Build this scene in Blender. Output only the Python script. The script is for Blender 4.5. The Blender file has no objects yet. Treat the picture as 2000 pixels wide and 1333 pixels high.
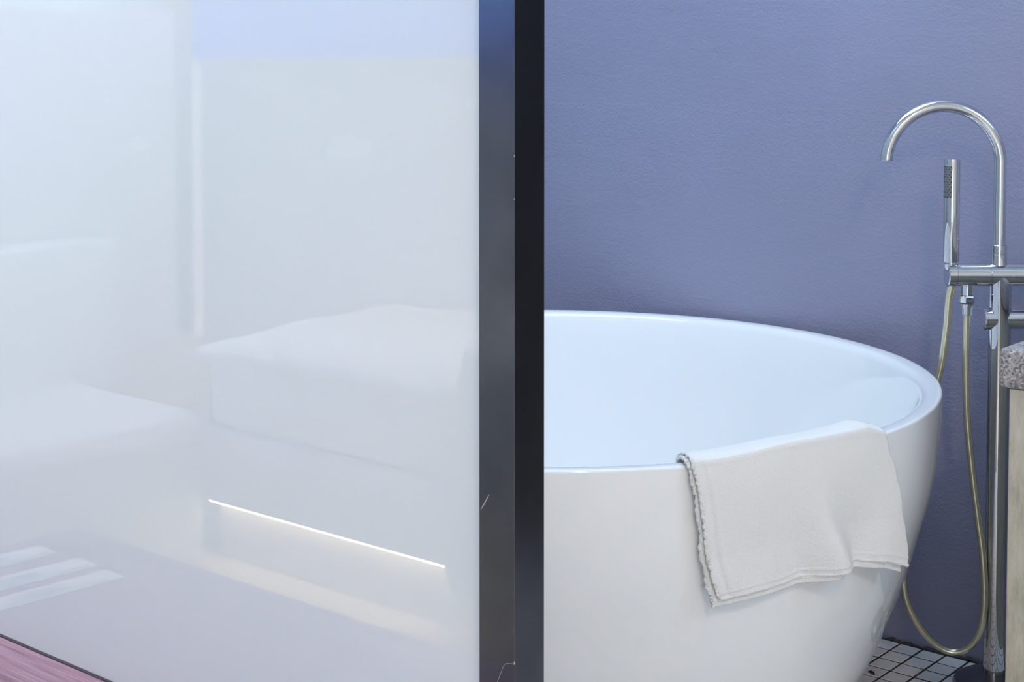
import bpy, bmesh, math, random
from mathutils import Vector, Matrix
random.seed(7)
R = math.radians
scene = bpy.context.scene
COL = scene.collection

# ------------------------------------------------------------------ camera
cd = bpy.data.cameras.new('camera'); cam = bpy.data.objects.new('camera', cd); COL.objects.link(cam)
cam.location = (0, 0, 1.10)
PITCH = 2.7
cam.rotation_euler = (R(90 - PITCH), 0, R(40))
cd.sensor_fit = 'HORIZONTAL'; cd.sensor_width = 36.0
cd.lens = 36.0 * 3020 / 2000
cd.shift_y = ((130 + 3020 * math.tan(R(PITCH))) - 666.5) / 2000
cd.clip_start = 0.02
scene.camera = cam

# ------------------------------------------------------------------ sky
world = bpy.data.worlds.new('sky'); scene.world = world; world.use_nodes = True
wn = world.node_tree.nodes; wl = world.node_tree.links
bg = wn['Background']
tc = wn.new('ShaderNodeTexCoord'); sep = wn.new('ShaderNodeSeparateXYZ'); cr = wn.new('ShaderNodeValToRGB')
wl.new(tc.outputs['Generated'], sep.inputs[0]); wl.new(sep.outputs['Z'], cr.inputs[0]); wl.new(cr.outputs[0], bg.inputs[0])
cr.color_ramp.elements[0].position = 0.0; cr.color_ramp.elements[0].color = (0.42, 0.68, 1.0, 1)
cr.color_ramp.elements[1].position = 0.9; cr.color_ramp.elements[1].color = (0.62, 0.80, 1.0, 1)
bg.inputs[1].default_value = 15.0

# ------------------------------------------------------------------ colour management
vs = scene.view_settings
vs.view_transform = 'Standard'; vs.look = 'None'; vs.gamma = 1.0; vs.use_curve_mapping = False
vs.exposure = -0.95
scene.cycles.max_bounces = 8; scene.cycles.diffuse_bounces = 5; scene.cycles.glossy_bounces = 4
scene.cycles.sample_clamp_indirect = 8.0
ADDED_LAMP_POWER = 74.0

# room measures
FLOOR_Y0, GLASS_Y, WALL_Y = -0.75, 1.03, 2.705
XL, XR, H = -3.62, 1.30, 2.60
TH = 0.10

# window portals (daylight comes only from the sky outside)
def portal(name, loc, rot, sx, sy):
    l = bpy.data.lights.new(name, 'AREA'); l.shape = 'RECTANGLE'; l.size = sx; l.size_y = sy
    l.cycles.is_portal = True
    o = bpy.data.objects.new(name, l); COL.objects.link(o); o.location = loc; o.rotation_euler = rot
    return o
WIN_BACK = (-3.58, -1.20, 1.06, 1.98)          # x0 x1 z0 z1 on the wall behind the camera
ADDED_WIN_RIGHT = (1.60, 2.62, 1.60, 2.50)          # y0 y1 z0 z1, unseen high window added for daylight in the bath
ADDED_SKYLIGHT = (-2.55, -0.92, 1.45, 2.66)          # x0 x1 y0 y1, unseen roof light added to brighten tub and wall
ADDED_WIN_DOOR = (0.55, 1.10, 0.06, 1.20)          # x0 x1 z0 z1, unseen glazed door added to light the lower glass
portal('daylight_portal', ((WIN_BACK[0] + WIN_BACK[1]) / 2, FLOOR_Y0 - 0.06, (WIN_BACK[2] + WIN_BACK[3]) / 2), (R(90), 0, 0), WIN_BACK[1] - WIN_BACK[0], WIN_BACK[3] - WIN_BACK[2])
portal('daylight_portal', ((ADDED_WIN_DOOR[0] + ADDED_WIN_DOOR[1]) / 2, FLOOR_Y0 - 0.06, (ADDED_WIN_DOOR[2] + ADDED_WIN_DOOR[3]) / 2), (R(90), 0, 0), ADDED_WIN_DOOR[1] - ADDED_WIN_DOOR[0], ADDED_WIN_DOOR[3] - ADDED_WIN_DOOR[2])
portal('daylight_portal', (XR + 0.06, (ADDED_WIN_RIGHT[0] + ADDED_WIN_RIGHT[1]) / 2, (ADDED_WIN_RIGHT[2] + ADDED_WIN_RIGHT[3]) / 2), (R(90), 0, R(90)), ADDED_WIN_RIGHT[1] - ADDED_WIN_RIGHT[0], ADDED_WIN_RIGHT[3] - ADDED_WIN_RIGHT[2])
portal('daylight_portal', ((ADDED_SKYLIGHT[0] + ADDED_SKYLIGHT[1]) / 2, (ADDED_SKYLIGHT[2] + ADDED_SKYLIGHT[3]) / 2, H + TH + 0.01), (0, 0, 0), ADDED_SKYLIGHT[1] - ADDED_SKYLIGHT[0], ADDED_SKYLIGHT[3] - ADDED_SKYLIGHT[2])

# ------------------------------------------------------------------ materials
def nmat(name):
    m = bpy.data.materials.new(name); m.use_nodes = True
    return m, m.node_tree.nodes, m.node_tree.links, m.node_tree.nodes['Principled BSDF']
def simple(name, col, rough=0.5, metal=0.0, spec=0.5, coat=0.0, emit=None, estr=0.0):
    m, n, l, b = nmat(name)
    b.inputs['Base Color'].default_value = (*col, 1); b.inputs['Roughness'].default_value = rough
    b.inputs['Metallic'].default_value = metal; b.inputs['Specular IOR Level'].default_value = spec
    b.inputs['Coat Weight'].default_value = coat
    if emit: b.inputs['Emission Color'].default_value = (*emit, 1); b.inputs['Emission Strength'].default_value = estr
    return m
def noise(n, l, scale, detail=4, rough=0.5, vec=None, stretch=None):
    t = n.new('ShaderNodeTexNoise'); t.inputs['Scale'].default_value = scale
    t.inputs['Detail'].default_value = detail; t.inputs['Roughness'].default_value = rough
    if vec is None:
        vec = n.new('ShaderNodeTexCoord').outputs['Object']
    if stretch:
        mp = n.new('ShaderNodeMapping'); mp.inputs['Scale'].default_value = stretch
        l.new(vec, mp.inputs[0]); vec = mp.outputs[0]
    l.new(vec, t.inputs['Vector'])
    return t.outputs['Fac']
def ramp(n, l, fac, stops):
    r = n.new('ShaderNodeValToRGB')
    while len(r.color_ramp.elements) < len(stops): r.color_ramp.elements.new(0.5)
    for e, (p, c) in zip(r.color_ramp.elements, stops): e.position = p; e.color = (*c, 1)
    l.new(fac, r.inputs[0]); return r.outputs[0]
def mth(n, l, op, a, b=None, c=None):
    q = n.new('ShaderNodeMath'); q.operation = op
    for i, v in enumerate((a, b, c)):
        if v is None: continue
        if isinstance(v, (int, float)): q.inputs[i].default_value = v
        else: l.new(v, q.inputs[i])
    return q.outputs[0]
def bump(n, l, h, strength, dist, b, prev=None):
    u = n.new('ShaderNodeBump'); u.inputs['Strength'].default_value = strength; u.inputs['Distance'].default_value = dist
    l.new(h, u.inputs['Height'])
    if prev: l.new(prev, u.inputs['Normal'])
    l.new(u.outputs[0], b.inputs['Normal']); return u.outputs[0]

def mat_bluewall():
    m, n, l, b = nmat('blue_grey_paint')
    big = noise(n, l, 1.6, 3)
    l.new(ramp(n, l, big, [(0.3, (0.255, 0.258, 0.375)), (0.7, (0.285, 0.288, 0.415))]), b.inputs['Base Color'])
    b.inputs['Roughness'].default_value = 0.38; b.inputs['Specular IOR Level'].default_value = 0.55
    st = noise(n, l, 190, 3, 0.6); sm = noise(n, l, 9, 4, 0.55); trowel = noise(n, l, 3.0, 6, 0.62, stretch=(1, 1, 2.5))
    # a re-coated patch with a coarser nap, its top edge a faint ridge
    tcn = n.new('ShaderNodeTexCoord'); sp = n.new('ShaderNodeSeparateXYZ'); l.new(tcn.outputs['Object'], sp.inputs[0])
    edge = mth(n, l, 'ADD', sp.outputs['Z'], mth(n, l, 'MULTIPLY', trowel, 0.05))
    patch = mth(n, l, 'MULTIPLY', mth(n, l, 'LESS_THAN', edge, 1.045), mth(n, l, 'GREATER_THAN', mth(n, l, 'ADD', sp.outputs['Z'], mth(n, l, 'MULTIPLY', sm, 0.3)), 0.98))
    coarse = mth(n, l, 'MULTIPLY', noise(n, l, 95, 4, 0.65), patch)
    hgt = mth(n, l, 'ADD', mth(n, l, 'ADD', mth(n, l, 'MULTIPLY', st, 0.75), mth(n, l, 'MULTIPLY', coarse, 0.7)), mth(n, l, 'ADD', mth(n, l, 'MULTIPLY', sm, 1.4), mth(n, l, 'MULTIPLY', trowel, 3.0)))
    bump(n, l, hgt, 0.5, 0.0028, b)
    return m
def mat_porcelain():
    m, n, l, b = nmat('white_gloss_acrylic')
    b.inputs['Base Color'].default_value = (0.83, 0.83, 0.825, 1); b.inputs['Roughness'].default_value = 0.06
    b.inputs['Specular IOR Level'].default_value = 0.5; b.inputs['Coat Weight'].default_value = 0.25; b.inputs['Coat Roughness'].default_value = 0.02
    return m
def mat_glass():
    m, n, l, b = nmat('milky_white_glass')
    b.inputs['Base Color'].default_value = (0.68, 0.725, 0.755, 1)
    b.inputs['Roughness'].default_value = 0.015; b.inputs['IOR'].default_value = 1.8
    b.inputs['Coat Weight'].default_value = 1.0; b.inputs['Coat Roughness'].default_value = 0.01
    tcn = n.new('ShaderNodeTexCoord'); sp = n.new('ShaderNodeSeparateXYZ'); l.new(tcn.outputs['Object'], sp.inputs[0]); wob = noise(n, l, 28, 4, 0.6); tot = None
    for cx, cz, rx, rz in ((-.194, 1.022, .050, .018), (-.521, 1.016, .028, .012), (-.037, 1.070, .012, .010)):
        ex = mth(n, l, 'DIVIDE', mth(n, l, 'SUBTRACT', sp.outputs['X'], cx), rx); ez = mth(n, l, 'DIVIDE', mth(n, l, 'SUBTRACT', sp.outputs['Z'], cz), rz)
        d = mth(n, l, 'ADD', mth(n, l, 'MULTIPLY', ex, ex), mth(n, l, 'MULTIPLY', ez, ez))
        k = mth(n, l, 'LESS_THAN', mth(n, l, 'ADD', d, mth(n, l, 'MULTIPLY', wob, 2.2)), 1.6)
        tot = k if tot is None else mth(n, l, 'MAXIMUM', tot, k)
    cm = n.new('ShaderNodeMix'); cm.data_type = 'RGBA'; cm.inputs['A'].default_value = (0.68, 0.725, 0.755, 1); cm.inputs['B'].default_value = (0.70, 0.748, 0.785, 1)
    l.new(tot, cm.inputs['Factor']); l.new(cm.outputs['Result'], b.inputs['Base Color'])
    tr = n.new('ShaderNodeBsdfTranslucent'); tr.inputs[0].default_value = (0.80, 0.83, 0.83, 1)
    mx = n.new('ShaderNodeMixShader'); mx.inputs[0].default_value = 0.30
    l.new(b.outputs[0], mx.inputs[1]); l.new(tr.outputs[0], mx.inputs[2])
    l.new(mx.outputs[0], n['Material Output'].inputs['Surface'])
    return m
def mat_wood():
    m, n, l, b = nmat('dark_walnut_boards')
    g = noise(n, l, 22, 8, 0.65, stretch=(0.22, 4.0, 4.0)); g2 = noise(n, l, 60, 5, 0.6, stretch=(0.12, 6.0, 6.0))
    mix = mth(n, l, 'ADD', mth(n, l, 'MULTIPLY', g, 0.6), mth(n, l, 'MULTIPLY', g2, 0.4))
    l.new(ramp(n, l, mix, [(0.32, (0.14, 0.075, 0.105)), (0.5, (0.36, 0.220, 0.310)), (0.68, (0.56, 0.39, 0.50))]), b.inputs['Base Color'])
    b.inputs['Roughness'].default_value = 0.42
    bump(n, l, mix, 0.35, 0.002, b)
    return m
def mat_post():
    m, n, l, b = nmat('dark_anodised_metal')
    s = noise(n, l, 14, 4, 0.6)
    l.new(ramp(n, l, s, [(0.3, (0.088, 0.096, 0.118)), (0.7, (0.116, 0.125, 0.150))]), b.inputs['Base Color'])
    b.inputs['Metallic'].default_value = 0.95; b.inputs['Roughness'].default_value = 0.20
    return m
def mat_granite():
    m, n, l, b = nmat('speckled_grey_granite')
    v = n.new('ShaderNodeTexVoronoi'); v.inputs['Scale'].default_value = 330
    l.new(n.new('ShaderNodeTexCoord').outputs['Object'], v.inputs['Vector'])
    sx = n.new('ShaderNodeSeparateColor'); l.new(v.outputs['Color'], sx.inputs[0])
    f2 = noise(n, l, 160, 5, 0.7)
    mix = mth(n, l, 'ADD', mth(n, l, 'MULTIPLY', sx.outputs[0], 0.45), mth(n, l, 'MULTIPLY', f2, 0.55))
    l.new(ramp(n, l, mix, [(0.22, (0.10, 0.095, 0.10)), (0.42, (0.26, 0.235, 0.235)), (0.60, (0.40, 0.365, 0.355)), (0.8, (0.60, 0.56, 0.54))]), b.inputs['Base Color'])
    b.inputs['Roughness'].default_value = 0.7
    bump(n, l, mix, 0.5, 0.0015, b)
    return m
def mat_concrete():
    m, n, l, b = nmat('streaked_concrete_board')
    a = noise(n, l, 55, 6, 0.7, stretch=(1.2, 1.2, 0.35)); c = noise(n, l, 8, 3)
    mix = mth(n, l, 'ADD', mth(n, l, 'MULTIPLY', a, 0.7), mth(n, l, 'MULTIPLY', c, 0.3))
    l.new(ramp(n, l, mix, [(0.3, (0.27, 0.25, 0.195)), (0.52, (0.48, 0.445, 0.36)), (0.72, (0.60, 0.565, 0.48))]), b.inputs['Base Color'])
    b.inputs['Roughness'].default_value = 0.75
    bump(n, l, a, 0.4, 0.001, b)
    return m
def mat_tile():
    m, n, l, b = nmat('white_mosaic_tile')
    oi = n.new('ShaderNodeObjectInfo')
    s = noise(n, l, 40, 4, 0.6, vec=n.new('ShaderNodeNewGeometry').outputs['Position'])
    mix = mth(n, l, 'ADD', mth(n, l, 'MULTIPLY', s, 0.7), mth(n, l, 'MULTIPLY', oi.outputs['Random'], 0.3))
    l.new(ramp(n, l, mix, [(0.25, (0.74, 0.72, 0.72)), (0.7, (0.88, 0.86, 0.86))]), b.inputs['Base Color'])
    b.inputs['Roughness'].default_value = 0.32
    return m
def mat_terry():
    m, n, l, b = nmat('white_terry_cloth')
    b.inputs['Base Color'].default_value = (0.80, 0.79, 0.765, 1); b.inputs['Roughness'].default_value = 0.95
    b.inputs['Sheen Weight'].default_value = 0.25; b.inputs['Specular IOR Level'].default_value = 0.1
    a = noise(n, l, 420, 3, 0.7); c = noise(n, l, 120, 5, 0.65, stretch=(1, 1, 2.2))
    bump(n, l, mth(n, l, 'ADD', a, mth(n, l, 'MULTIPLY', c, 1.4)), 0.62, 0.0018, b)
    return m
def mat_linen(name, col, sc=60):
    m, n, l, b = nmat(name)
    b.inputs['Base Color'].default_value = (*col, 1); b.inputs['Roughness'].default_value = 0.9
    bump(n, l, noise(n, l, sc, 5, 0.6), 0.3, 0.004, b)
    return m
def mat_plaster(name, col):
    m, n, l, b = nmat(name)
    s = noise(n, l, 3, 3)
    l.new(ramp(n, l, s, [(0.3, tuple(c * 0.97 for c in col)), (0.7, col)]), b.inputs['Base Color'])
    b.inputs['Roughness'].default_value = 0.8
    bump(n, l, noise(n, l, 140, 3), 0.15, 0.001, b)
    return m
def mat_grout():
    m, n, l, b = nmat('black_grout')
    s = noise(n, l, 60, 4)
    l.new(ramp(n, l, s, [(0.3, (0.018, 0.016, 0.018)), (0.7, (0.045, 0.04, 0.042))]), b.inputs['Base Color'])
    b.inputs['Roughness'].default_value = 0.9
    return m
def mat_blind():
    m, n, l, b = nmat('blue_grey_blind')
    b.inputs['Base Color'].default_value = (0.42, 0.46, 0.52, 1); b.inputs['Roughness'].default_value = 0.8
    tr = n.new('ShaderNodeBsdfTranslucent'); tr.inputs[0].default_value = (0.19, 0.37, 0.72, 1)
    mx = n.new('ShaderNodeMixShader'); mx.inputs[0].default_value = 0.6
    l.new(b.outputs[0], mx.inputs[1]); l.new(tr.outputs[0], mx.inputs[2]); l.new(mx.outputs[0], n['Material Output'].inputs['Surface'])
    return m
M = dict(
    blue=mat_bluewall(), tub=mat_porcelain(), glass=mat_glass(), wood=mat_wood(), post=mat_post(), granite=mat_granite(),
    concrete=mat_concrete(), tile=mat_tile(), terry=mat_terry(), grout=mat_grout(),
    chrome=simple('polished_chrome', (0.66, 0.66, 0.67), 0.03, 1.0),
    hose=simple('pale_gold_hose', (0.74, 0.69, 0.50), 0.24, 0.85),
    rubber=simple('grey_rubber_face', (0.16, 0.17, 0.18), 0.5), hole=simple('black_nozzle', (0.012, 0.012, 0.014), 0.5),
    flange=simple('dark_chrome_flange', (0.25, 0.25, 0.27), 0.22, 0.9),
    white=mat_plaster('white_plaster', (0.82, 0.82, 0.80)), beige=mat_plaster('warm_beige_floor', (0.78, 0.73, 0.64)),
    panel=simple('white_lacquer_panel', (0.76, 0.77, 0.75), 0.35), warmtrim=simple('warm_beige_trim', (0.80, 0.70, 0.55), 0.4),
    linen=mat_linen('white_bed_linen', (0.85, 0.85, 0.86)), cushion=mat_linen('white_seat_fabric', (0.84, 0.84, 0.83), 200),
    throw=mat_linen('pale_grey_green_fabric', (0.60, 0.66, 0.63), 90),
    led=simple('warm_led', (1, 0.9, 0.7), 0.5, emit=(1.0, 0.82, 0.55), estr=22.0),
    ledsoft=simple('soft_led_edge', (0.9, 0.85, 0.8), 0.5, emit=(1.0, 0.86, 0.76), estr=1.0),
    lamp=simple('added_lamp_diffuser', (1, 0.95, 0.9), 0.5, emit=(1.0, 0.80, 0.58), estr=6.0),
    white_sheet=simple('matt_white_sheet', (0.88, 0.90, 0.93), 0.6), inset_blue=simple('pale_blue_inset', (0.48, 0.60, 0.68), 0.6),
    chip=simple('bare_metal_chip', (0.30, 0.30, 0.31), 0.45, 0.3), frame=simple('white_window_frame', (0.8, 0.8, 0.8), 0.4),
    seal=simple('dark_rubber_seal', (0.09, 0.075, 0.095), 0.5), caulk=simple('dirty_dark_caulk', (0.055, 0.05, 0.052), 0.85),
)

# ------------------------------------------------------------------ mesh helpers
def tag(o, label=None, cat=None, group=None, kind=None):
    if label: o['label'] = label
    if cat: o['category'] = cat
    if group: o['group'] = group
    if kind: o['kind'] = kind
    return o
def empty(name, loc=(0, 0, 0), rz=0):
    o = bpy.data.objects.new(name, None); COL.objects.link(o); o.location = loc; o.rotation_euler = (0, 0, rz); o.empty_display_size = 0.05
    return o
def obj(name, bm, mat, parent=None, smooth=False, world=False):
    me = bpy.data.meshes.new(name); bmesh.ops.recalc_face_normals(bm, faces=bm.faces[:]); bm.to_mesh(me); bm.free()
    me.materials.append(mat)
    if smooth:
        for p in me.polygons: p.use_smooth = True
        if smooth != 'all':
            me.set_sharp_from_angle(angle=R(38))
    o = bpy.data.objects.new(name, me); COL.objects.link(o)
    if parent:
        o.parent = parent
        if world: o.matrix_parent_inverse = Matrix.LocRotScale(parent.location, parent.rotation_euler, None).inverted() if parent.type == 'EMPTY' else Matrix.Identity(4)
    return o
def add_box(bm, x0, x1, y0, y1, z0, z1, bev=0.0, seg=2):
    r = bmesh.ops.create_cube(bm, size=1.0)
    vs_ = r['verts']
    for v in vs_:
        v.co = Vector(((x0 + x1) / 2 + v.co.x * (x1 - x0), (y0 + y1) / 2 + v.co.y * (y1 - y0), (z0 + z1) / 2 + v.co.z * (z1 - z0)))
    if bev > 0:
        es = list({e for v in vs_ for e in v.link_edges})
        bmesh.ops.bevel(bm, geom=es, offset=bev, segments=seg, profile=0.5, affect='EDGES')
    return bm
def box(*a, **k): return add_box(bmesh.new(), *a, **k)
def lathe(bm, prof, seg=48, axis='z', origin=(0, 0, 0), closed_ends=True, u=None):
    """prof: list of (r, h). axis 'z' or an arbitrary unit vector u."""
    u = Vector((0, 0, 1)) if u is None else Vector(u).normalized()
    a = u.orthogonal().normalized(); b = u.cross(a); o = Vector(origin); rings = []
    for r, h in prof:
        if r < 1e-6: rings.append([bm.verts.new(o + u * h)])
        else: rings.append([bm.verts.new(o + u * h + (a * math.cos(2 * math.pi * i / seg) + b * math.sin(2 * math.pi * i / seg)) * r) for i in range(seg)])
    for p, q in zip(rings, rings[1:]):
        for i in range(seg):
            j = (i + 1) % seg
            if len(p) == 1 and len(q) == 1: continue
            if len(p) == 1: bm.faces.new((p[0], q[i], q[j]))
            elif len(q) == 1: bm.faces.new((p[i], p[j], q[0]))
            else: bm.faces.new((p[i], p[j], q[j], q[i]))
    return bm
def catmull(pts, n):
    P = [Vector(p) for p in pts]; P = [P[0] * 2 - P[1]] + P + [P[-1] * 2 - P[-2]]; out = []
    for i in range(1, len(P) - 2):
        for k in range(n):
            t = k / n; a, b, c, d = P[i - 1], P[i], P[i + 1], P[i + 2]
            out.append(0.5 * ((2 * b) + (c - a) * t + (2 * a - 5 * b + 4 * c - d) * t * t + (3 * b - a - 3 * c + d) * t ** 3))
    out.append(P[-2]); return out
def tube(bm, pts, rad, seg=16, cap=True):
    P = [Vector(p) for p in pts]; rings = []; prev = None
    for i, p in enumerate(P):
        t = (P[min(i + 1, len(P) - 1)] - P[max(i - 1, 0)]).normalized()
        if prev is None: nrm = t.orthogonal().normalized()
        else: nrm = (prev - t * prev.dot(t)).normalized()
        prev = nrm; bn = t.cross(nrm); r = rad(i / (len(P) - 1)) if callable(rad) else rad
        rings.append([bm.verts.new(p + (nrm * math.cos(2 * math.pi * k / seg) + bn * math.sin(2 * math.pi * k / seg)) * r) for k in range(seg)])
    for p, q in zip(rings, rings[1:]):
        for k in range(seg): bm.faces.new((p[k], p[(k + 1) % seg], q[(k + 1) % seg], q[k]))
    if cap: bm.faces.new(rings[0][::-1]); bm.faces.new(rings[-1])
    return bm
def sstep(a, b, x):
    t = min(1, max(0, (x - a) / (b - a))); return t * t * (3 - 2 * t)
def gauss(x, s): return math.exp(-(x / s) ** 2)
def lerp_list(L, t):
    t = min(max(t, 0), 1) * (len(L) - 1); i = min(int(t), len(L) - 2); f = t - i
    return L[i] + (L[i + 1] - L[i]) * f

# ------------------------------------------------------------------ the setting
def struct(name, bm, mat, label, cat, **k):
    return tag(obj(name, bm, mat, **k), label, cat, kind='structure')
struct('wall_back', box(XL, XR, WALL_Y, WALL_Y + TH, -0.05, H), M['blue'], 'blue grey painted wall behind the round bathtub', 'wall')
struct('wall_left', box(XL - TH, XL, FLOOR_Y0 - TH, WALL_Y + TH, -0.05, H), M['white'], 'white plaster wall at the end of the room', 'wall')
bm = bmesh.new()   # wall behind the camera, with a long window opening
for x0, x1, z0, z1 in (WIN_BACK, ADDED_WIN_DOOR):
    add_box(bm, x0, x1, FLOOR_Y0 - TH, FLOOR_Y0, -0.05, z0); add_box(bm, x0, x1, FLOOR_Y0 - TH, FLOOR_Y0, z1, H)
for x0, x1 in ((XL, WIN_BACK[0]), (WIN_BACK[1], ADDED_WIN_DOOR[0]), (ADDED_WIN_DOOR[1], XR)): add_box(bm, x0, x1, FLOOR_Y0 - TH, FLOOR_Y0, -0.05, H)
struct('wall_front', bm, M['white'], 'white wall with a window and added glazed door, seen mirrored in the milky glass', 'wall')
bm = bmesh.new()
y0, y1, z0, z1 = ADDED_WIN_RIGHT
add_box(bm, XR, XR + TH, FLOOR_Y0 - TH, WALL_Y + TH, -0.05, z0); add_box(bm, XR, XR + TH, FLOOR_Y0 - TH, WALL_Y + TH, z1, H)
add_box(bm, XR, XR + TH, FLOOR_Y0 - TH, y0, z0, z1); add_box(bm, XR, XR + TH, y1, WALL_Y + TH, z0, z1)
struct('wall_right', bm, M['white'], 'white wall with an added high window beside the bathing area', 'wall')
bm = bmesh.new()
x0, x1, y0, y1 = ADDED_SKYLIGHT
add_box(bm, XL, XR, FLOOR_Y0, y0, H, H + TH); add_box(bm, XL, XR, y1, WALL_Y, H, H + TH); add_box(bm, XL, x0, y0, y1, H, H + TH); add_box(bm, x1, XR, y0, y1, H, H + TH)
struct('ceiling', bm, M['white'], 'white ceiling with an added roof light over the bathing area', 'ceiling')
struct('floor', box(XL, XR, FLOOR_Y0, GLASS_Y + 0.02, -0.05, 0.0), M['beige'], 'warm beige floor seen mirrored in the milky glass', 'floor')
bath_floor = struct('floor', box(XL, XR, GLASS_Y + 0.02, WALL_Y, -0.05, -0.0009), M['grout'], 'black grouted floor of small white square tiles around the bathtub', 'floor')
# mosaic tiles
PX, PY, GX0, GY0, GAP = 0.0457, 0.0455, -1.2515, 2.609, 0.0044
tile_me = None; field = bmesh.new(); ntile = 0
def tile_bm(bm, x0, x1, y0, y1):
    b = 0.0012
    lo = [bm.verts.new(p) for p in ((x0, y0, -0.004), (x1, y0, -0.004), (x1, y1, -0.004), (x0, y1, -0.004))]
    mi = [bm.verts.new(p) for p in ((x0, y0, -b * 0.6), (x1, y0, -b * 0.6), (x1, y1, -b * 0.6), (x0, y1, -b * 0.6))]
    hi = [bm.verts.new(p) for p in ((x0 + b, y0 + b, 0), (x1 - b, y0 + b, 0), (x1 - b, y1 - b, 0), (x0 + b, y1 - b, 0))]
    for a, c in ((lo, mi), (mi, hi)):
        for i in range(4): bm.faces.new((a[i], a[(i + 1) % 4], c[(i + 1) % 4], c[i]))
    bm.faces.new(hi)
for i in range(-30, 56):
    for j in range(-36, 3):
        x0 = GX0 + i * PX + GAP / 2; y0 = GY0 + j * PY + GAP / 2; x1 = x0 + PX - GAP; y1 = y0 + PY - GAP
        if y0 < GLASS_Y + 0.025 or x1 > XR or y0 > WALL_Y - 0.012: continue
        y1 = min(y1, WALL_Y - 0.009)
        full = (y1 - y0) > PY - GAP - 1e-4
        if -1.62 < x0 < -0.98 and y0 > 2.28:
            if full and tile_me is None:
                t = bmesh.new(); tile_bm(t, 0, x1 - x0, 0, y1 - y0)
                o = obj('tile', t, M['tile'], bath_floor); tile_me = o.data
            elif full:
                o = bpy.data.objects.new('tile', tile_me); COL.objects.link(o); o.parent = bath_floor
            else:
                t = bmesh.new(); tile_bm(t, 0, x1 - x0, 0, y1 - y0); o = obj('tile', t, M['tile'], bath_floor)
            o.location = (x0, y0, random.uniform(-0.0003, 0.0004)); o.rotation_euler = (random.gauss(0, 0.004), random.gauss(0, 0.004), 0); ntile += 1
        else: tile_bm(field, x0, x1, y0, y1)
tag(obj('tile_field', field, M['tile'], bath_floor), kind='stuff')
# crumbly dark joint where the wall meets the tiles
bm = bmesh.new(); pts = []
for i in range(240):
    x = -2.2 + i * 0.0062
    pts.append((x, WALL_Y - 0.004 + random.gauss(0, 0.0008), 0.001 + random.gauss(0, 0.0012)))
tube(bm, pts, lambda t: 0.0032 + 0.0018 * math.sin(t * 191) * math.sin(t * 67), 8)
struct('trim_1', bm, M['caulk'], 'crumbly dark caulk joint between blue wall and tiles', 'caulk joint', smooth='all')

def window(name, horiz, a0, a1, z0, z1, pos, label, nm):
    w = empty(name, (0, 0, 0)); tag(w, label, 'window', kind='structure')
    t, d = 0.045, 0.03
    def bar(nm_, s0, s1, q0, q1):
        if horiz: obj(nm_, box(s0, s1, pos - d, pos + d, q0, q1, bev=0.004), M['frame'], w)
        else: obj(nm_, box(pos - d, pos + d, s0, s1, q0, q1, bev=0.004), M['frame'], w)
    bar('frame_rail', a0, a1, z0, z0 + t); bar('frame_rail', a0, a1, z1 - t, z1)
    bar('frame_stile', a0, a0 + t, z0 + t, z1 - t); bar('frame_stile', a1 - t, a1, z0 + t, z1 - t)
    for k in range(1, nm):
        s = a0 + (a1 - a0) * k / nm; bar('mullion', s - t / 2, s + t / 2, z0 + t, z1 - t)
window('window_1', True, *WIN_BACK, FLOOR_Y0 - 0.02, 'white framed window above the half height panelling', 2)
bm_ = box(WIN_BACK[0] + .045, WIN_BACK[1] - .045, FLOOR_Y0 + .012, FLOOR_Y0 + .015, 1.00, 1.40)
bl = obj('window_blind', bm_, mat_blind()); tag(bl, 'translucent blue grey blind across the lower part of the rear window', 'blind')
window('added_window_4', False, *ADDED_WIN_RIGHT, XR + 0.02, 'added unseen high white framed window on the right hand wall', 2)
window('added_window_3', True, *ADDED_WIN_DOOR, FLOOR_Y0 - 0.02, 'added unseen white framed glazed door behind the camera', 2)
w = empty('added_window_2', (0, 0, 0)); tag(w, 'added unseen white framed roof light over the bathing area', 'window', kind='structure')
x0, x1, y0, y1 = ADDED_SKYLIGHT
for a0, a1, b0, b1 in ((x0, x1, y0, y0 + .04), (x0, x1, y1 - .04, y1), (x0, x0 + .04, y0 + .04, y1 - .04), (x1 - .04, x1, y0 + .04, y1 - .04), ((x0 + x1) / 2 - .02, (x0 + x1) / 2 + .02, y0 + .04, y1 - .04)):
    obj('frame_bar', box(a0, a1, b0, b1, H + .03, H + .08), M['frame'], w)

# ------------------------------------------------------------------ bathtub
TUB = (-1.638, 2.032)
tub = empty('bathtub', (*TUB, 0)); tag(tub, 'round glossy white freestanding bathtub with a towel over its rim', 'bathtub')
outer = [(.400, .000), (.440, .004), (.468, .022), (.4925, .048), (.518, .0887), (.541, .1335), (.5640, .180), (.5842, .234), (.6045, .2917), (.6267, .3703), (.6403, .4221), (.6491, .4728), (.6545, .531), (.6560, .563), (.6562, .5785)]
rim = [(.6560, .5810), (.6552, .5826), (.6535, .5835), (.648, .5840), (.640, .5836), (.632, .5822), (.6255, .5785), (.6215, .573), (.6185, .565)]
inner = [(.612, .545), (.600, .50), (.578, .42), (.548, .33), (.505, .235), (.445, .165), (.36, .128), (.2, .114), (.04, .110), (0, .110)]
prof = [(v.x, v.y) for v in catmull([(a, b, 0) for a, b in outer + rim + inner], 4)]
prof = [(0, 0.001)] + [(max(r, 0) if i < len(prof) - 1 else 0, h) for i, (r, h) in enumerate(prof)]
bm = lathe(bmesh.new(), prof, 160)
obj('shell', bm, M['tub'], tub, smooth='all')
bm = lathe(bmesh.new(), [(0, .1105), (.034, .1105), (.036, .113), (.034, .117), (.01, .119), (0, .119)], 40)
obj('drain_plug', bm, M['chrome'], tub, smooth=True)
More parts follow.
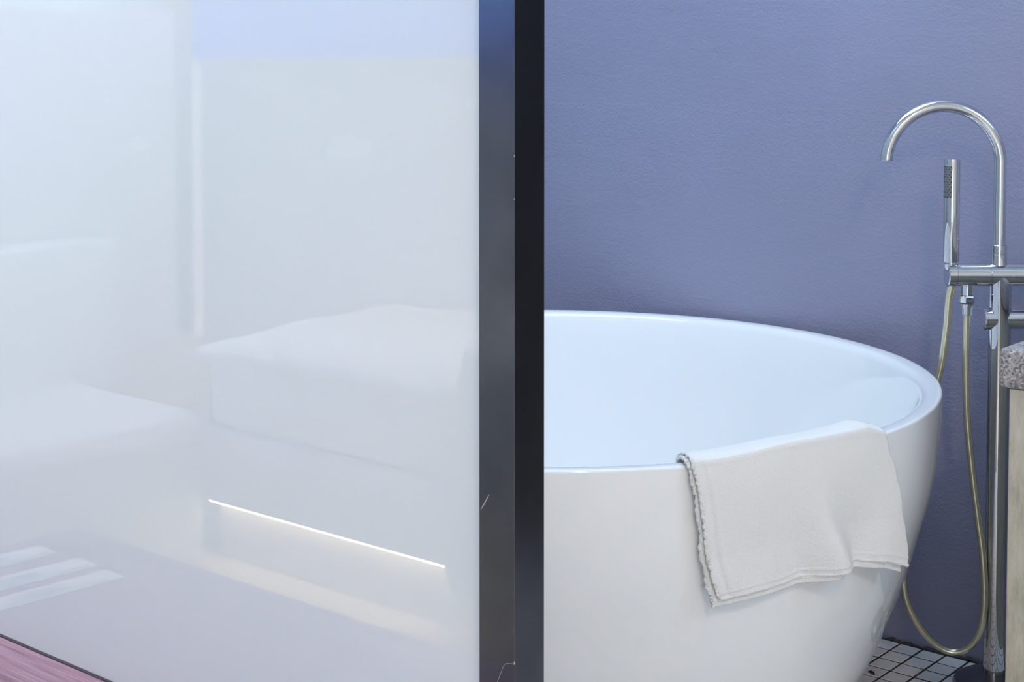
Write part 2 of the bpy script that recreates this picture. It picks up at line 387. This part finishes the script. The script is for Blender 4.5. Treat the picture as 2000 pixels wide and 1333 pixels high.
def tub_r(z):
    for (r0, a), (r1, b) in zip(outer, outer[1:]):
        if a <= z <= b: return r0 + (r1 - r0) * (z - a) / (b - a)
    return outer[-1][0]

# ------------------------------------------------------------------ towel over the rim
towel = empty('towel', (TUB[0] + .655 * math.cos(R(-17)), TUB[1] + .655 * math.sin(R(-17)), 0.40)); tag(towel, 'white terry towel folded double and draped over the bathtub rim', 'towel')
LT = [-34.6, -34.1, -33.4, -32.8, -31.9, -31.1]; LZ = [.587, .561, .513, .467, .427, .406]
RT = [-5.4, -4.4, -3.3, -2.0, -0.4, 0.2]; RZ = [.587, .550, .510, .462, .419, .387]
BOT = [.4065, .4115, .4135, .4145, .417, .4155, .406, .387]
def towel_point(s, v, off, drop, smul):
    """s 0..1 left to right; v -0.35..1 from inside the tub over the rim and down outside; off = layer offset"""
    if v < 0:   # over the rim and inside
        q = -v / 0.35
        th = LT[0] + (RT[0] - LT[0]) * s
        path = [(.6615, .586), (.657, .5888), (.650, .5898), (.640, .5893), (.630, .5878), (.622, .582), (.616, .570), (.611, .555), (.603, .53), (.595, .50)]
        r = lerp_list([p[0] for p in path], q); z = lerp_list([p[1] for p in path], q)
        z += off * (1 - sstep(.5, .9, q)) * .9; r += off * (1 - q * 2)
        z += 0.006 * math.sin(s * 7 + 1) * (1 - sstep(.3, 1, q)) * sstep(0, .3, q) * .4 + 0.0120 * sstep(.05, .5, s) * sstep(1.0, .86, s) * (1 - sstep(.5, 1, q))
    else:
        thl, thr = lerp_list(LT, v), lerp_list(RT, v)
        th = thl + (thr - thl) * s
        zl, zr = lerp_list(LZ, v), lerp_list(RZ, v)
        lin = zl + (zr - zl) * s; base = LZ[-1] + (RZ[-1] - LZ[-1]) * s
        z = lin + (lerp_list(BOT, s) - base) * v ** 1.5 + 0.0120 * sstep(.05, .5, s) * sstep(1.0, .86, s) * (1 - v)
        r = .6615 + .006 * math.sin(math.pi * min(1, v * 1.6)) - .011 * v * v
        r = max(r, tub_r(max(z, 0)) + .006)
        k = sstep(.18, .95, v)
        c = .53 + .05 * (v - .3)
        r += smul * (.025 * gauss(s - c, .042 + .055 * v) * k - .012 * gauss(s - (c + .15), .06) * k - .008 * gauss(s - (c - .16), .06) * k + .010 * gauss(s - .10, .13) * sstep(.35, 1, v))
        r += smul * .013 * sstep(.76, 1.0, s + (v - .5) * .18) * sstep(.1, .8, v)
        r += .0012 * math.sin(s * 23 + v * 9) * v
        th -= smul * .6 * gauss(s - (c + .05), .1) * k
        z -= drop * v; r += off
    a = R(th + .10 * math.sin(v * 31) * (1 if s < .01 or s > .99 else 0))
    return Vector((TUB[0] + r * math.cos(a), TUB[1] + r * math.sin(a), z)) - towel.location
def towel_layer(name, off, drop, s0, s1, smul, nS=110, nV=120):
    bm = bmesh.new(); g = []
    for j in range(nV + 1):
        v = -0.35 + 1.35 * j / nV; row = []
        for i in range(nS + 1):
            s = s0 + (s1 - s0) * i / nS
            # ridge of the stitched hem along the left and lower edges
            hem = .0012 * gauss(s - (s0 + .055), .006) + .0014 * gauss(v - .925, .012) - .0012 * (gauss(s - (s0 + .035), .012) * (v > 0)) 
            row.append(bm.verts.new(towel_point(s, v, off + hem, drop, smul)))
        g.append(row)
    for j in range(nV):
        for i in range(nS): bm.faces.new((g[j][i], g[j][i + 1], g[j + 1][i + 1], g[j + 1][i]))
    o = obj(name, bm, M['terry'], towel, smooth='all')
    sm = o.modifiers.new('thickness', 'SOLIDIFY'); sm.thickness = 0.0032; sm.offset = 0
    return o
towel_layer('back_layer', 0.0, 0.012, 0.0, .985, .75)
towel_layer('front_layer', 0.0052, 0.0, 0.012, 1.0, 1.0)
def selvage(off, drop, s, smul, name):
    pts = []
    for k in range(150):
        v = -.30 + 1.30 * k / 149
        p = towel_point(s, v, off, drop, smul); pts.append(p + Vector((random.gauss(0, .0005), random.gauss(0, .0005), random.gauss(0, .0004))))
    obj(name, tube(bmesh.new(), pts, lambda t: .0021 + .0008 * math.sin(t * 160) + random.uniform(-.0003, .0003), 8), M['terry'], towel, smooth='all')
selvage(0.0, .012, 0.0, .75, 'selvage'); selvage(.0052, 0.0, .012, 1.0, 'selvage')
pts = [towel_point(.012 + .988 * k / 120, 1.0, .0052, 0, 1.0) for k in range(121)]
obj('bottom_hem', tube(bmesh.new(), pts, lambda t: .0026 + .0006 * math.sin(t * 70), 10), M['terry'], towel, smooth='all')

# ------------------------------------------------------------------ floor standing tub filler
FB = Vector((-1.0768, 2.6147, 0)); RTV = Vector((math.cos(R(40)), math.sin(R(40)), 0)); FWV = Vector((-math.sin(R(40)), math.cos(R(40)), 0))
def fp(u, z, d=0.0): return RTV * u + FWV * d + Vector((0, 0, z))      # local to the filler base
filler = empty('tub_filler', FB); tag(filler, 'chrome floor standing tub filler with curved spout', 'faucet')
obj('floor_flange', lathe(bmesh.new(), [(0, .0), (.070, .0), (.072, .004), (.069, .012), (.055, .020), (.030, .024), (.0, .024)], 56), M['flange'], filler, smooth=True)
obj('riser', lathe(bmesh.new(), [(.0195, .02), (.0195, .7355)], 40), M['chrome'], filler, smooth='all')
# valve body with a seam and a chamfered end cap
vb = obj('valve_body', lathe(bmesh.new(), [(0, -.0800), (.0190, -.0800), (.0198, -.0792), (.0198, -.0222), (.0192, -.0218), (.0192, -.0206), (.0198, -.0202), (.0198, .150), (0, .150)], 48, origin=fp(0, .7355), u=RTV), M['chrome'], filler, smooth=True)
obj('end_cap', lathe(bmesh.new(), [(0, -.0945), (.0192, -.0945), (.0206, -.0930), (.0206, -.0800), (0, -.0800)], 48, origin=fp(0, .7355), u=RTV), M['chrome'], vb, smooth=True)
lb = obj('lever_handle', lathe(bmesh.new(), [(0, -.0262), (.0168, -.0262), (.0178, -.0252), (.0178, .150), (0, .150)], 48, origin=fp(0, .657), u=RTV), M['chrome'], filler, smooth=True)
obj('end_cap', lathe(bmesh.new(), [(0, -.0300), (.0185, -.0300), (.0194, -.0290), (.0194, -.0262), (0, -.0262)], 48, origin=fp(0, .657), u=RTV), M['chrome'], lb, smooth=True)
sp = obj('spout_collar', lathe(bmesh.new(), [(0, .745), (.0142, .752), (.0137, .757), (.0137, .7715), (.0132, .772), (.0132, .7728), (.0137, .7733), (.0137, .7872), (.0130, .788), (0, .788)], 40, origin=fp(-.003, 0)), M['chrome'], filler, smooth=True)
pts = [fp(-.003, .78 + .1515 * k / 10) for k in range(10)]
for k in range(61):
    a = R(176 * k / 60); pts.append(fp(-.1025 + .0995 * math.cos(a), .9315 + .0995 * math.sin(a)))
t_end = (pts[-1] - pts[-2]).normalized()
spout = obj('spout', tube(bmesh.new(), pts, .0108, 28, cap=False), M['chrome'], filler, smooth='all')
obj('spout_tip', lathe(bmesh.new(), [(.0108, -.002), (.0110, .001), (.0104, .0025), (.0088, .0025), (.0086, -.008), (0, -.008)], 28, origin=pts[-1], u=t_end), M['chrome'], spout, smooth=True)
obj('hose_outlet', lathe(bmesh.new(), [(.0115, .700), (.0115, .720)], 32, origin=fp(-.0577, 0)), M['chrome'], filler, smooth=True)

# ------------------------------------------------------------------ hand shower and hose
HS = FB + fp(-.0870, .745)
hs = empty('hand_shower', HS); tag(hs, 'slim chrome stick hand shower with a looping pale gold hose', 'hand shower')
obj('handle', lathe(bmesh.new(), [(0, .0), (.0100, .0), (.0118, .006), (.0118, .010), (.0108, .0105), (.0108, .0125), (.0128, .0130), (.0136, .016), (.0138, .190), (.0132, .1935), (.0, .1935)], 40), M['chrome'], hs, smooth=True)
# spray face, a curved rubber strip looking over the tub
bm = bmesh.new(); rows, cols = 12, 10; g = []
front = -FWV
for j in range(rows + 1):
    z = .1235 + .0600 * j / rows; row = []
    for i in range(cols + 1):
        a = R(-105 + 93 * i / cols); d = (front * math.cos(a) + RTV * math.sin(a)); e = .00035 * (1 if 0 < i < cols and 0 < j < rows else -1)
        row.append(bm.verts.new(d * (.0138 + e) + Vector((0, 0, z))))
    g.append(row)
for j in range(rows):
    for i in range(cols): bm.faces.new((g[j][i], g[j][i + 1], g[j + 1][i + 1], g[j + 1][i]))
face = obj('spray_face', bm, M['rubber'], hs, smooth='all')
bm = bmesh.new()
for j in range(13):
    for i in range(4):
        a = R(-95 + 24 * i + (12 if j % 2 else 0)); d = (front * math.cos(a) + RTV * math.sin(a))
        if a > R(-14): continue
        lathe(bm, [(.0011, 0), (.0011, .0003), (0, .0004)], 8, origin=d * .01405 + Vector((0, 0, .1275 + .0044 * j)), u=d)
tag(obj('nozzles', bm, M['hole'], face), kind='stuff')
hose_uz = [(-.0850, .7185), (-.0864, .706), (-.0885, .69), (-.0912, .6422), (-.0984, .5788), (-.1051, .5425), (-.121, .4425), (-.1395, .333), (-.1521, .2597), (-.1577, .1955), (-.1526, .1495), (-.1303, .1034), (-.1008, .0711), (-.0707, .0591), (-.0437, .0739), (-.0288, .108), (-.0231, .1587), (-.0260, .2322), (-.0332, .2964), (-.0434, .3786), (-.0539, .4789), (-.0575, .5698), (-.0580, .62), (-.0578, .672)]
hp = []
for i, (u, z) in enumerate(hose_uz):
    t = i / (len(hose_uz) - 1)
    hp.append(FB + fp(u, z, .012 * math.sin(math.pi * t) - .024 * math.exp(-((t - .68) / .12) ** 2) + .010 * math.exp(-((t - .4) / .2) ** 2)) - HS)
obj('hose', tube(bmesh.new(), catmull(hp, 8), lambda t: .0074 - .0012 * sstep(0, .25, t), 18), M['hose'], hs, smooth='all')
o_ = FB + fp(-.0577, 0) - HS
bm = bmesh.new(); lathe(bm, [(0, .6845), (.0125, .6845), (.0140, .6865), (.0140, .6965), (.0125, .699), (0, .699)], 6, origin=o_)
obj('hose_nut', bm, M['chrome'], hs)
obj('hose_ferrule', lathe(bmesh.new(), [(.0066, .664), (.0088, .665), (.0088, .674), (.0098, .678), (.0102, .6845)], 32, origin=o_), M['chrome'], hs, smooth=True)

# ------------------------------------------------------------------ stone counter
def rough_slab(x0, x1, y0, y1, z0, z1):
    bm = box(x0, x1, y0, y1, z0, z1, bev=0.007, seg=3)
    return bm
ct = obj('stone_countertop', rough_slab(-.873, -.15, 2.116, WALL_Y - .002, .6435, .700), M['granite'], smooth=True)
tag(ct, 'thick speckled grey granite countertop beside the tub filler', 'countertop')
cb = obj('counter_base', box(-.859, -.165, 2.122, WALL_Y - .002, 0.0, .6430, bev=0.003), M['concrete'])
tag(cb, 'streaky beige concrete counter base under the granite top', 'counter base')

dr = empty('added_door', (.60, WALL_Y, 0)); tag(dr, 'added unseen matt black door, darkening the reflection in the post', 'door', kind='structure')  # unseen black leaf added to darken what the post's side mirrors
BLK = simple('black_matt_lacquer', (0.02, 0.02, 0.024), 0.6)
obj('leaf', box(-.68, .68, -.030, -.002, .004, 2.25, bev=.002), BLK, dr)
obj('handle', tube(bmesh.new(), [(-.60, -.03, 1.0), (-.60, -.075, 1.0), (-.59, -.08, 1.0), (-.48, -.08, 1.0)], .008, 12), M['post'], dr, smooth=True)
# ------------------------------------------------------------------ glass partition
PXL, PXR, PYF, PYB = -.8950, -.8540, 1.0210, 1.0625
gp = empty('glass_partition', ((PXL + PXR) / 2, GLASS_Y, 0)); tag(gp, 'milky white glass partition framed by a dark metal post', 'partition')
def wpart(name, bm, mat, smooth=False, parent=gp):
    bmesh.ops.translate(bm, verts=bm.verts[:], vec=-gp.location); return obj(name, bm, mat, parent, smooth=smooth)
post = wpart('post', box(PXL, PXR, PYF, PYB, 0.0, H - .001, bev=0.0006, seg=2), M['post'])
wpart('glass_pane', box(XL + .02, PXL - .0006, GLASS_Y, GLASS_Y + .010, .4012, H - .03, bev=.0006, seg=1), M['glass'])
wpart('top_rail', box(XL, PXL, PYF, PYB, H - .03, H - .001), M['post'])
wpart('bottom_rail', box(XL, PXL, GLASS_Y + .004, PYB, .0, .3985), M['post'])
wpart('bottom_seal', box(XL + .02, PXL, GLASS_Y - .0015, GLASS_Y + .011, .399, .4012), M['seal'])
def on_post(px, pz): return Vector((px, PYF - .0002, pz)) - gp.location
def scratch(pts, w):
    P = catmull([on_post(*p) for p in pts], 6); bm = bmesh.new(); prev = None; n_ = len(P)
    for i, p in enumerate(P):
        t = (P[min(i + 1, n_ - 1)] - P[max(i - 1, 0)]).normalized(); q = Vector((t.z, 0, -t.x)) * (w * (0.4 + 0.6 * math.sin(math.pi * (i + .5) / n_)))
        a, b = bm.verts.new(p + q), bm.verts.new(p - q)
        if prev: bm.faces.new((prev[0], a, b, prev[1]))
        prev = (a, b)
    obj('scratch', bm, M['chip'], post)
scratch([(-.8930, .7065), (-.8885, .7130), (-.8830, .7220)], .0006)
scratch([(-.8555, .5770), (-.8650, .5735), (-.8720, .5590), (-.8765, .5500)], .00025)
scratch([(-.8765, .5500), (-.8757, .5360), (-.8790, .5190)], .0004)
scratch([(-.8790, .5190), (-.8740, .5000), (-.8660, .4750), (-.860, .4500)], .00022)
for z, s in ((1.0228, .0011), (.9854, .0009), (.5775, .0016)):
    bm = bmesh.new(); bmesh.ops.create_icosphere(bm, subdivisions=2, radius=1.0)
    for v in bm.verts: v.co = Vector((PXR - .0002 + v.co.x * s * .5, PYF + .0002 + v.co.y * s * .5, z + v.co.z * s)) - gp.location
    obj('paint_chip', bm, M['chip'], post)

# ------------------------------------------------------------------ wooden ledge in front of the glass, with thin white sheets bearing pale blue insets
LZ_, LY0 = .400, .708
lg = empty('wooden_ledge', (-1.43, .87, 0)); tag(lg, 'low dark walnut ledge running along the foot of the milky glass', 'ledge')
def lpart(name, bm, mat):
    bmesh.ops.translate(bm, verts=bm.verts[:], vec=-lg.location); return obj(name, bm, mat, lg)
lpart('top_board', box(-2.002, -.86, LY0, GLASS_Y - .002, LZ_ - .045, LZ_, bev=.002), M['wood'])
lpart('front_board', box(-1.985, -.875, LY0 + .015, LY0 + .040, 0, LZ_ - .045), M['wood'])
lpart('end_board', box(-1.985, -1.960, LY0 + .04, GLASS_Y - .002, 0, LZ_ - .045), M['wood'])
lpart('end_board', box(-.90, -.875, LY0 + .04, GLASS_Y - .002, 0, LZ_ - .045), M['wood'])
def thin_sheet(x0, x1, y0, y1, label, rot):
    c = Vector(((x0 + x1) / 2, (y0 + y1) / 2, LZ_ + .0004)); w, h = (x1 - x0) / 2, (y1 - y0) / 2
    e = empty('thin_white_sheet', c, R(rot)); tag(e, label, 'white_sheet', 'thin white sheets on the wooden ledge')
    obj('sheet', box(-w, w, -h, h, 0, .0012), M['white_sheet'], e)
    obj('inset_box', box(-w * .45, w * .45, -h * .15, h * .62, .0012, .0014), M['inset_blue'], e)
    obj('inset_band', box(w * .55, w * .85, -h * .9, h * .9, .0012, .0014), M['inset_blue'], e)
thin_sheet(-1.800, -1.755, .800, .985, 'thin white sheet nearest the dark post, lying on the walnut ledge', 4)
thin_sheet(-1.875, -1.825, .795, .965, 'thin white sheet lying between two others on the walnut ledge', 5)
thin_sheet(-1.965, -1.915, .800, .950, 'thin white sheet nearest the ledge end, farthest from the dark post', 3)

# ------------------------------------------------------------------ seating mirrored in the glass
db = empty('daybed', (-2.1, -.35, 0)); tag(db, 'low white daybed with puffy duvet, lit from beneath, mirrored in the glass', 'daybed')
def dpart(name, bm, mat, smooth=False, parent=db):
    bmesh.ops.translate(bm, verts=bm.verts[:], vec=-db.location); return obj(name, bm, mat, parent, smooth=smooth)
DX0, DX1 = -2.715, -1.30
dpart('plinth', box(DX0, DX1 - .02, -.60, -.150, 0, .130), M['panel'])
dpart('base_panel', box(DX0, DX1, -.60, -.115, .134, .225, bev=.002), M['panel'])
dpart('top_lip', box(DX0, DX1 + .005, -.60, -.098, .225, .300, bev=.006), M['cushion'])
dpart('led_strip', box(DX0 + .005, -1.98, -.150, -.118, .1295, .1335), M['led'])
dpart('mattress', box(DX0 + .01, DX1, -.60, -.108, .300, .485, bev=.03, seg=4), M['linen'], smooth='all')
bm = bmesh.new(); nx, ny = 90, 50; g = []
for j in range(ny + 1):
    row = []
    for i in range(nx + 1):
        a, b = i / nx, j / ny
        x = DX0 - .005 + (DX1 + .02 - DX0) * a; y = -.605 + .530 * b
        edge = min(1, min(a, 1 - a) * 16) ** .5 * min(1, (1 - b) * 7) ** .5
        z = .470 + .045 * edge + .028 * sstep(.05, .5, a) * (1 - b) + .03 * a * (1 - b) + .006 * math.sin(9 * a + 5 * b) * edge + .004 * math.sin(23 * a - 11 * b) * edge
        z += .006 * math.sin(a * 60 + math.sin(b * 9) * 2) * sstep(.8, 1, b)
        row.append(bm.verts.new((x, y + .006 * math.sin(a * 31) * b, z)))
    g.append(row)
for j in range(ny):
    for i in range(nx): bm.faces.new((g[j][i], g[j][i + 1], g[j + 1][i + 1], g[j + 1][i]))
dv = dpart('duvet', bm, M['linen'], smooth='all')
sm = dv.modifiers.new('thickness', 'SOLIDIFY'); sm.thickness = .02; sm.offset = -1
# fabric throw hanging over the daybed side
bm = bmesh.new(); g = []; nv, ns = 60, 40
for j in range(nv + 1):
    t = j / nv; row = []
    for i in range(ns + 1):
        s = i / ns
        left = -1.885 - .078 * sstep(.0, .75, t) + .02 * max(0, t - .9) * 10 * (1 - s) ** 3
        x = left + (-1.52 - left) * s
        if t < .25: y = -.45 + .372 * t / .25; z = .585 - .03 * sstep(.12, .25, t) + .02 * (1 - s)
        else: y = -.072 + .012 * math.sin(s * 20) * t; z = .555 - (t - .25) / .75 * (.43 + .02 * math.sin(s * 6 + .5)) + .02 * (1 - s) * (1 - t)
        row.append(bm.verts.new((x, y, z)))
    g.append(row)
for j in range(nv):
    for i in range(ns): bm.faces.new((g[j][i], g[j][i + 1], g[j + 1][i + 1], g[j + 1][i]))
th = obj('throw_blanket', bm, M['throw'], smooth='all'); tag(th, 'pale grey green throw hanging over the daybed side, mirrored beside the post', 'blanket')
sm = th.modifiers.new('thickness', 'SOLIDIFY'); sm.thickness = .008
# bench with back cushion
bn = empty('bench_seat', (-2.95, .40, 0)); tag(bn, 'white box bench with thin seat cushion and padded back, mirrored at left', 'bench')
def bpart(name, bm, mat, smooth=False):
    bmesh.ops.translate(bm, verts=bm.verts[:], vec=-bn.location); return obj(name, bm, mat, bn, smooth=smooth)
bpart('base', box(-3.30, -2.722, -.108, 1.015, 0, .285, bev=.003), M['panel'])
bpart('seat_cushion', box(-3.20, -2.690, -.090, 1.015, .286, .340, bev=.012, seg=4), M['cushion'], smooth=True)
bpart('back_cushion', box(-3.30, -3.200, -.232, 1.015, .300, .675, bev=.016, seg=4), M['cushion'], smooth=True)
# half height panelling
bp = empty('back_panel', (-2.0, -.64, 0)); tag(bp, 'half height white back panel behind the daybed with warm lit edge', 'panel')
def ppart(name, bm, mat):
    bmesh.ops.translate(bm, verts=bm.verts[:], vec=-bp.location); return obj(name, bm, mat, bp)
ppart('board', box(-3.350, -.9, -.66, -.62, 0, 1.108), M['panel'])
ppart('cap_trim', box(-3.350, -.9, -.662, -.612, 1.108, 1.120), M['warmtrim'])
ppart('lit_edge', box(-3.396, -3.352, -.64, -.622, .31, 1.113), M['ledsoft'])
sp_ = obj('wall_board', box(XL + .001, -3.31, -.50, 1.015, .37, 1.24, bev=.003), M['panel']); tag(sp_, 'half height white side board above the bench, mirrored at far left', 'panel')
sl = obj('side_ledge', box(XL + .001, -3.305, -.60, 1.015, .0, .369), M['warmtrim']); tag(sl, 'low pale beige ledge box along the end wall behind the bench', 'ledge')

# ------------------------------------------------------------------ unseen ceiling lamps added to warm and fill the light
def added_downlight(x, y, label, power=ADDED_LAMP_POWER):
    e = empty('added_ceiling_downlight', (x, y, H)); tag(e, label, 'ceiling lamp', 'added ceiling downlights')
    obj('trim_ring', lathe(bmesh.new(), [(.10, 0), (.10, -.008), (.078, -.012), (.075, -.002), (.075, 0)], 40), M['frame'], e, smooth=True)
    obj('diffuser', lathe(bmesh.new(), [(0, -.004), (.075, -.004), (.075, -.001), (0, -.001)], 40), M['lamp'], e)
    l = bpy.data.lights.new('added_lamp_light', 'AREA'); l.shape = 'DISK'; l.size = .15; l.color = (1.0, .80, .60); l.energy = power
    lo = bpy.data.objects.new('added_lamp_light', l); COL.objects.link(lo); lo.parent = e; lo.location = (0, 0, -.014)
added_downlight(-2.2, -.35, 'added unseen warm ceiling light above the bench end of the room', 44.0)
added_downlight(.98, -.3, 'added unseen warm ceiling light nearest the camera position')

# a dark splinter on the tiles
bm = bmesh.new(); tube(bm, [(-.008, 0, .0015), (-.003, .001, .003), (.004, 0, .003), (.009, -.001, .0012)], lambda t: .0008 + .0022 * math.sin(math.pi * t), 6)
sp2 = obj('wood_splinter', bm, BLK); sp2.location = (-1.2707, 2.5275, 0.0); sp2.rotation_euler = (0, 0, R(-15)); tag(sp2, 'small dark splinter lying on the tiles by the bathtub', 'splinter')
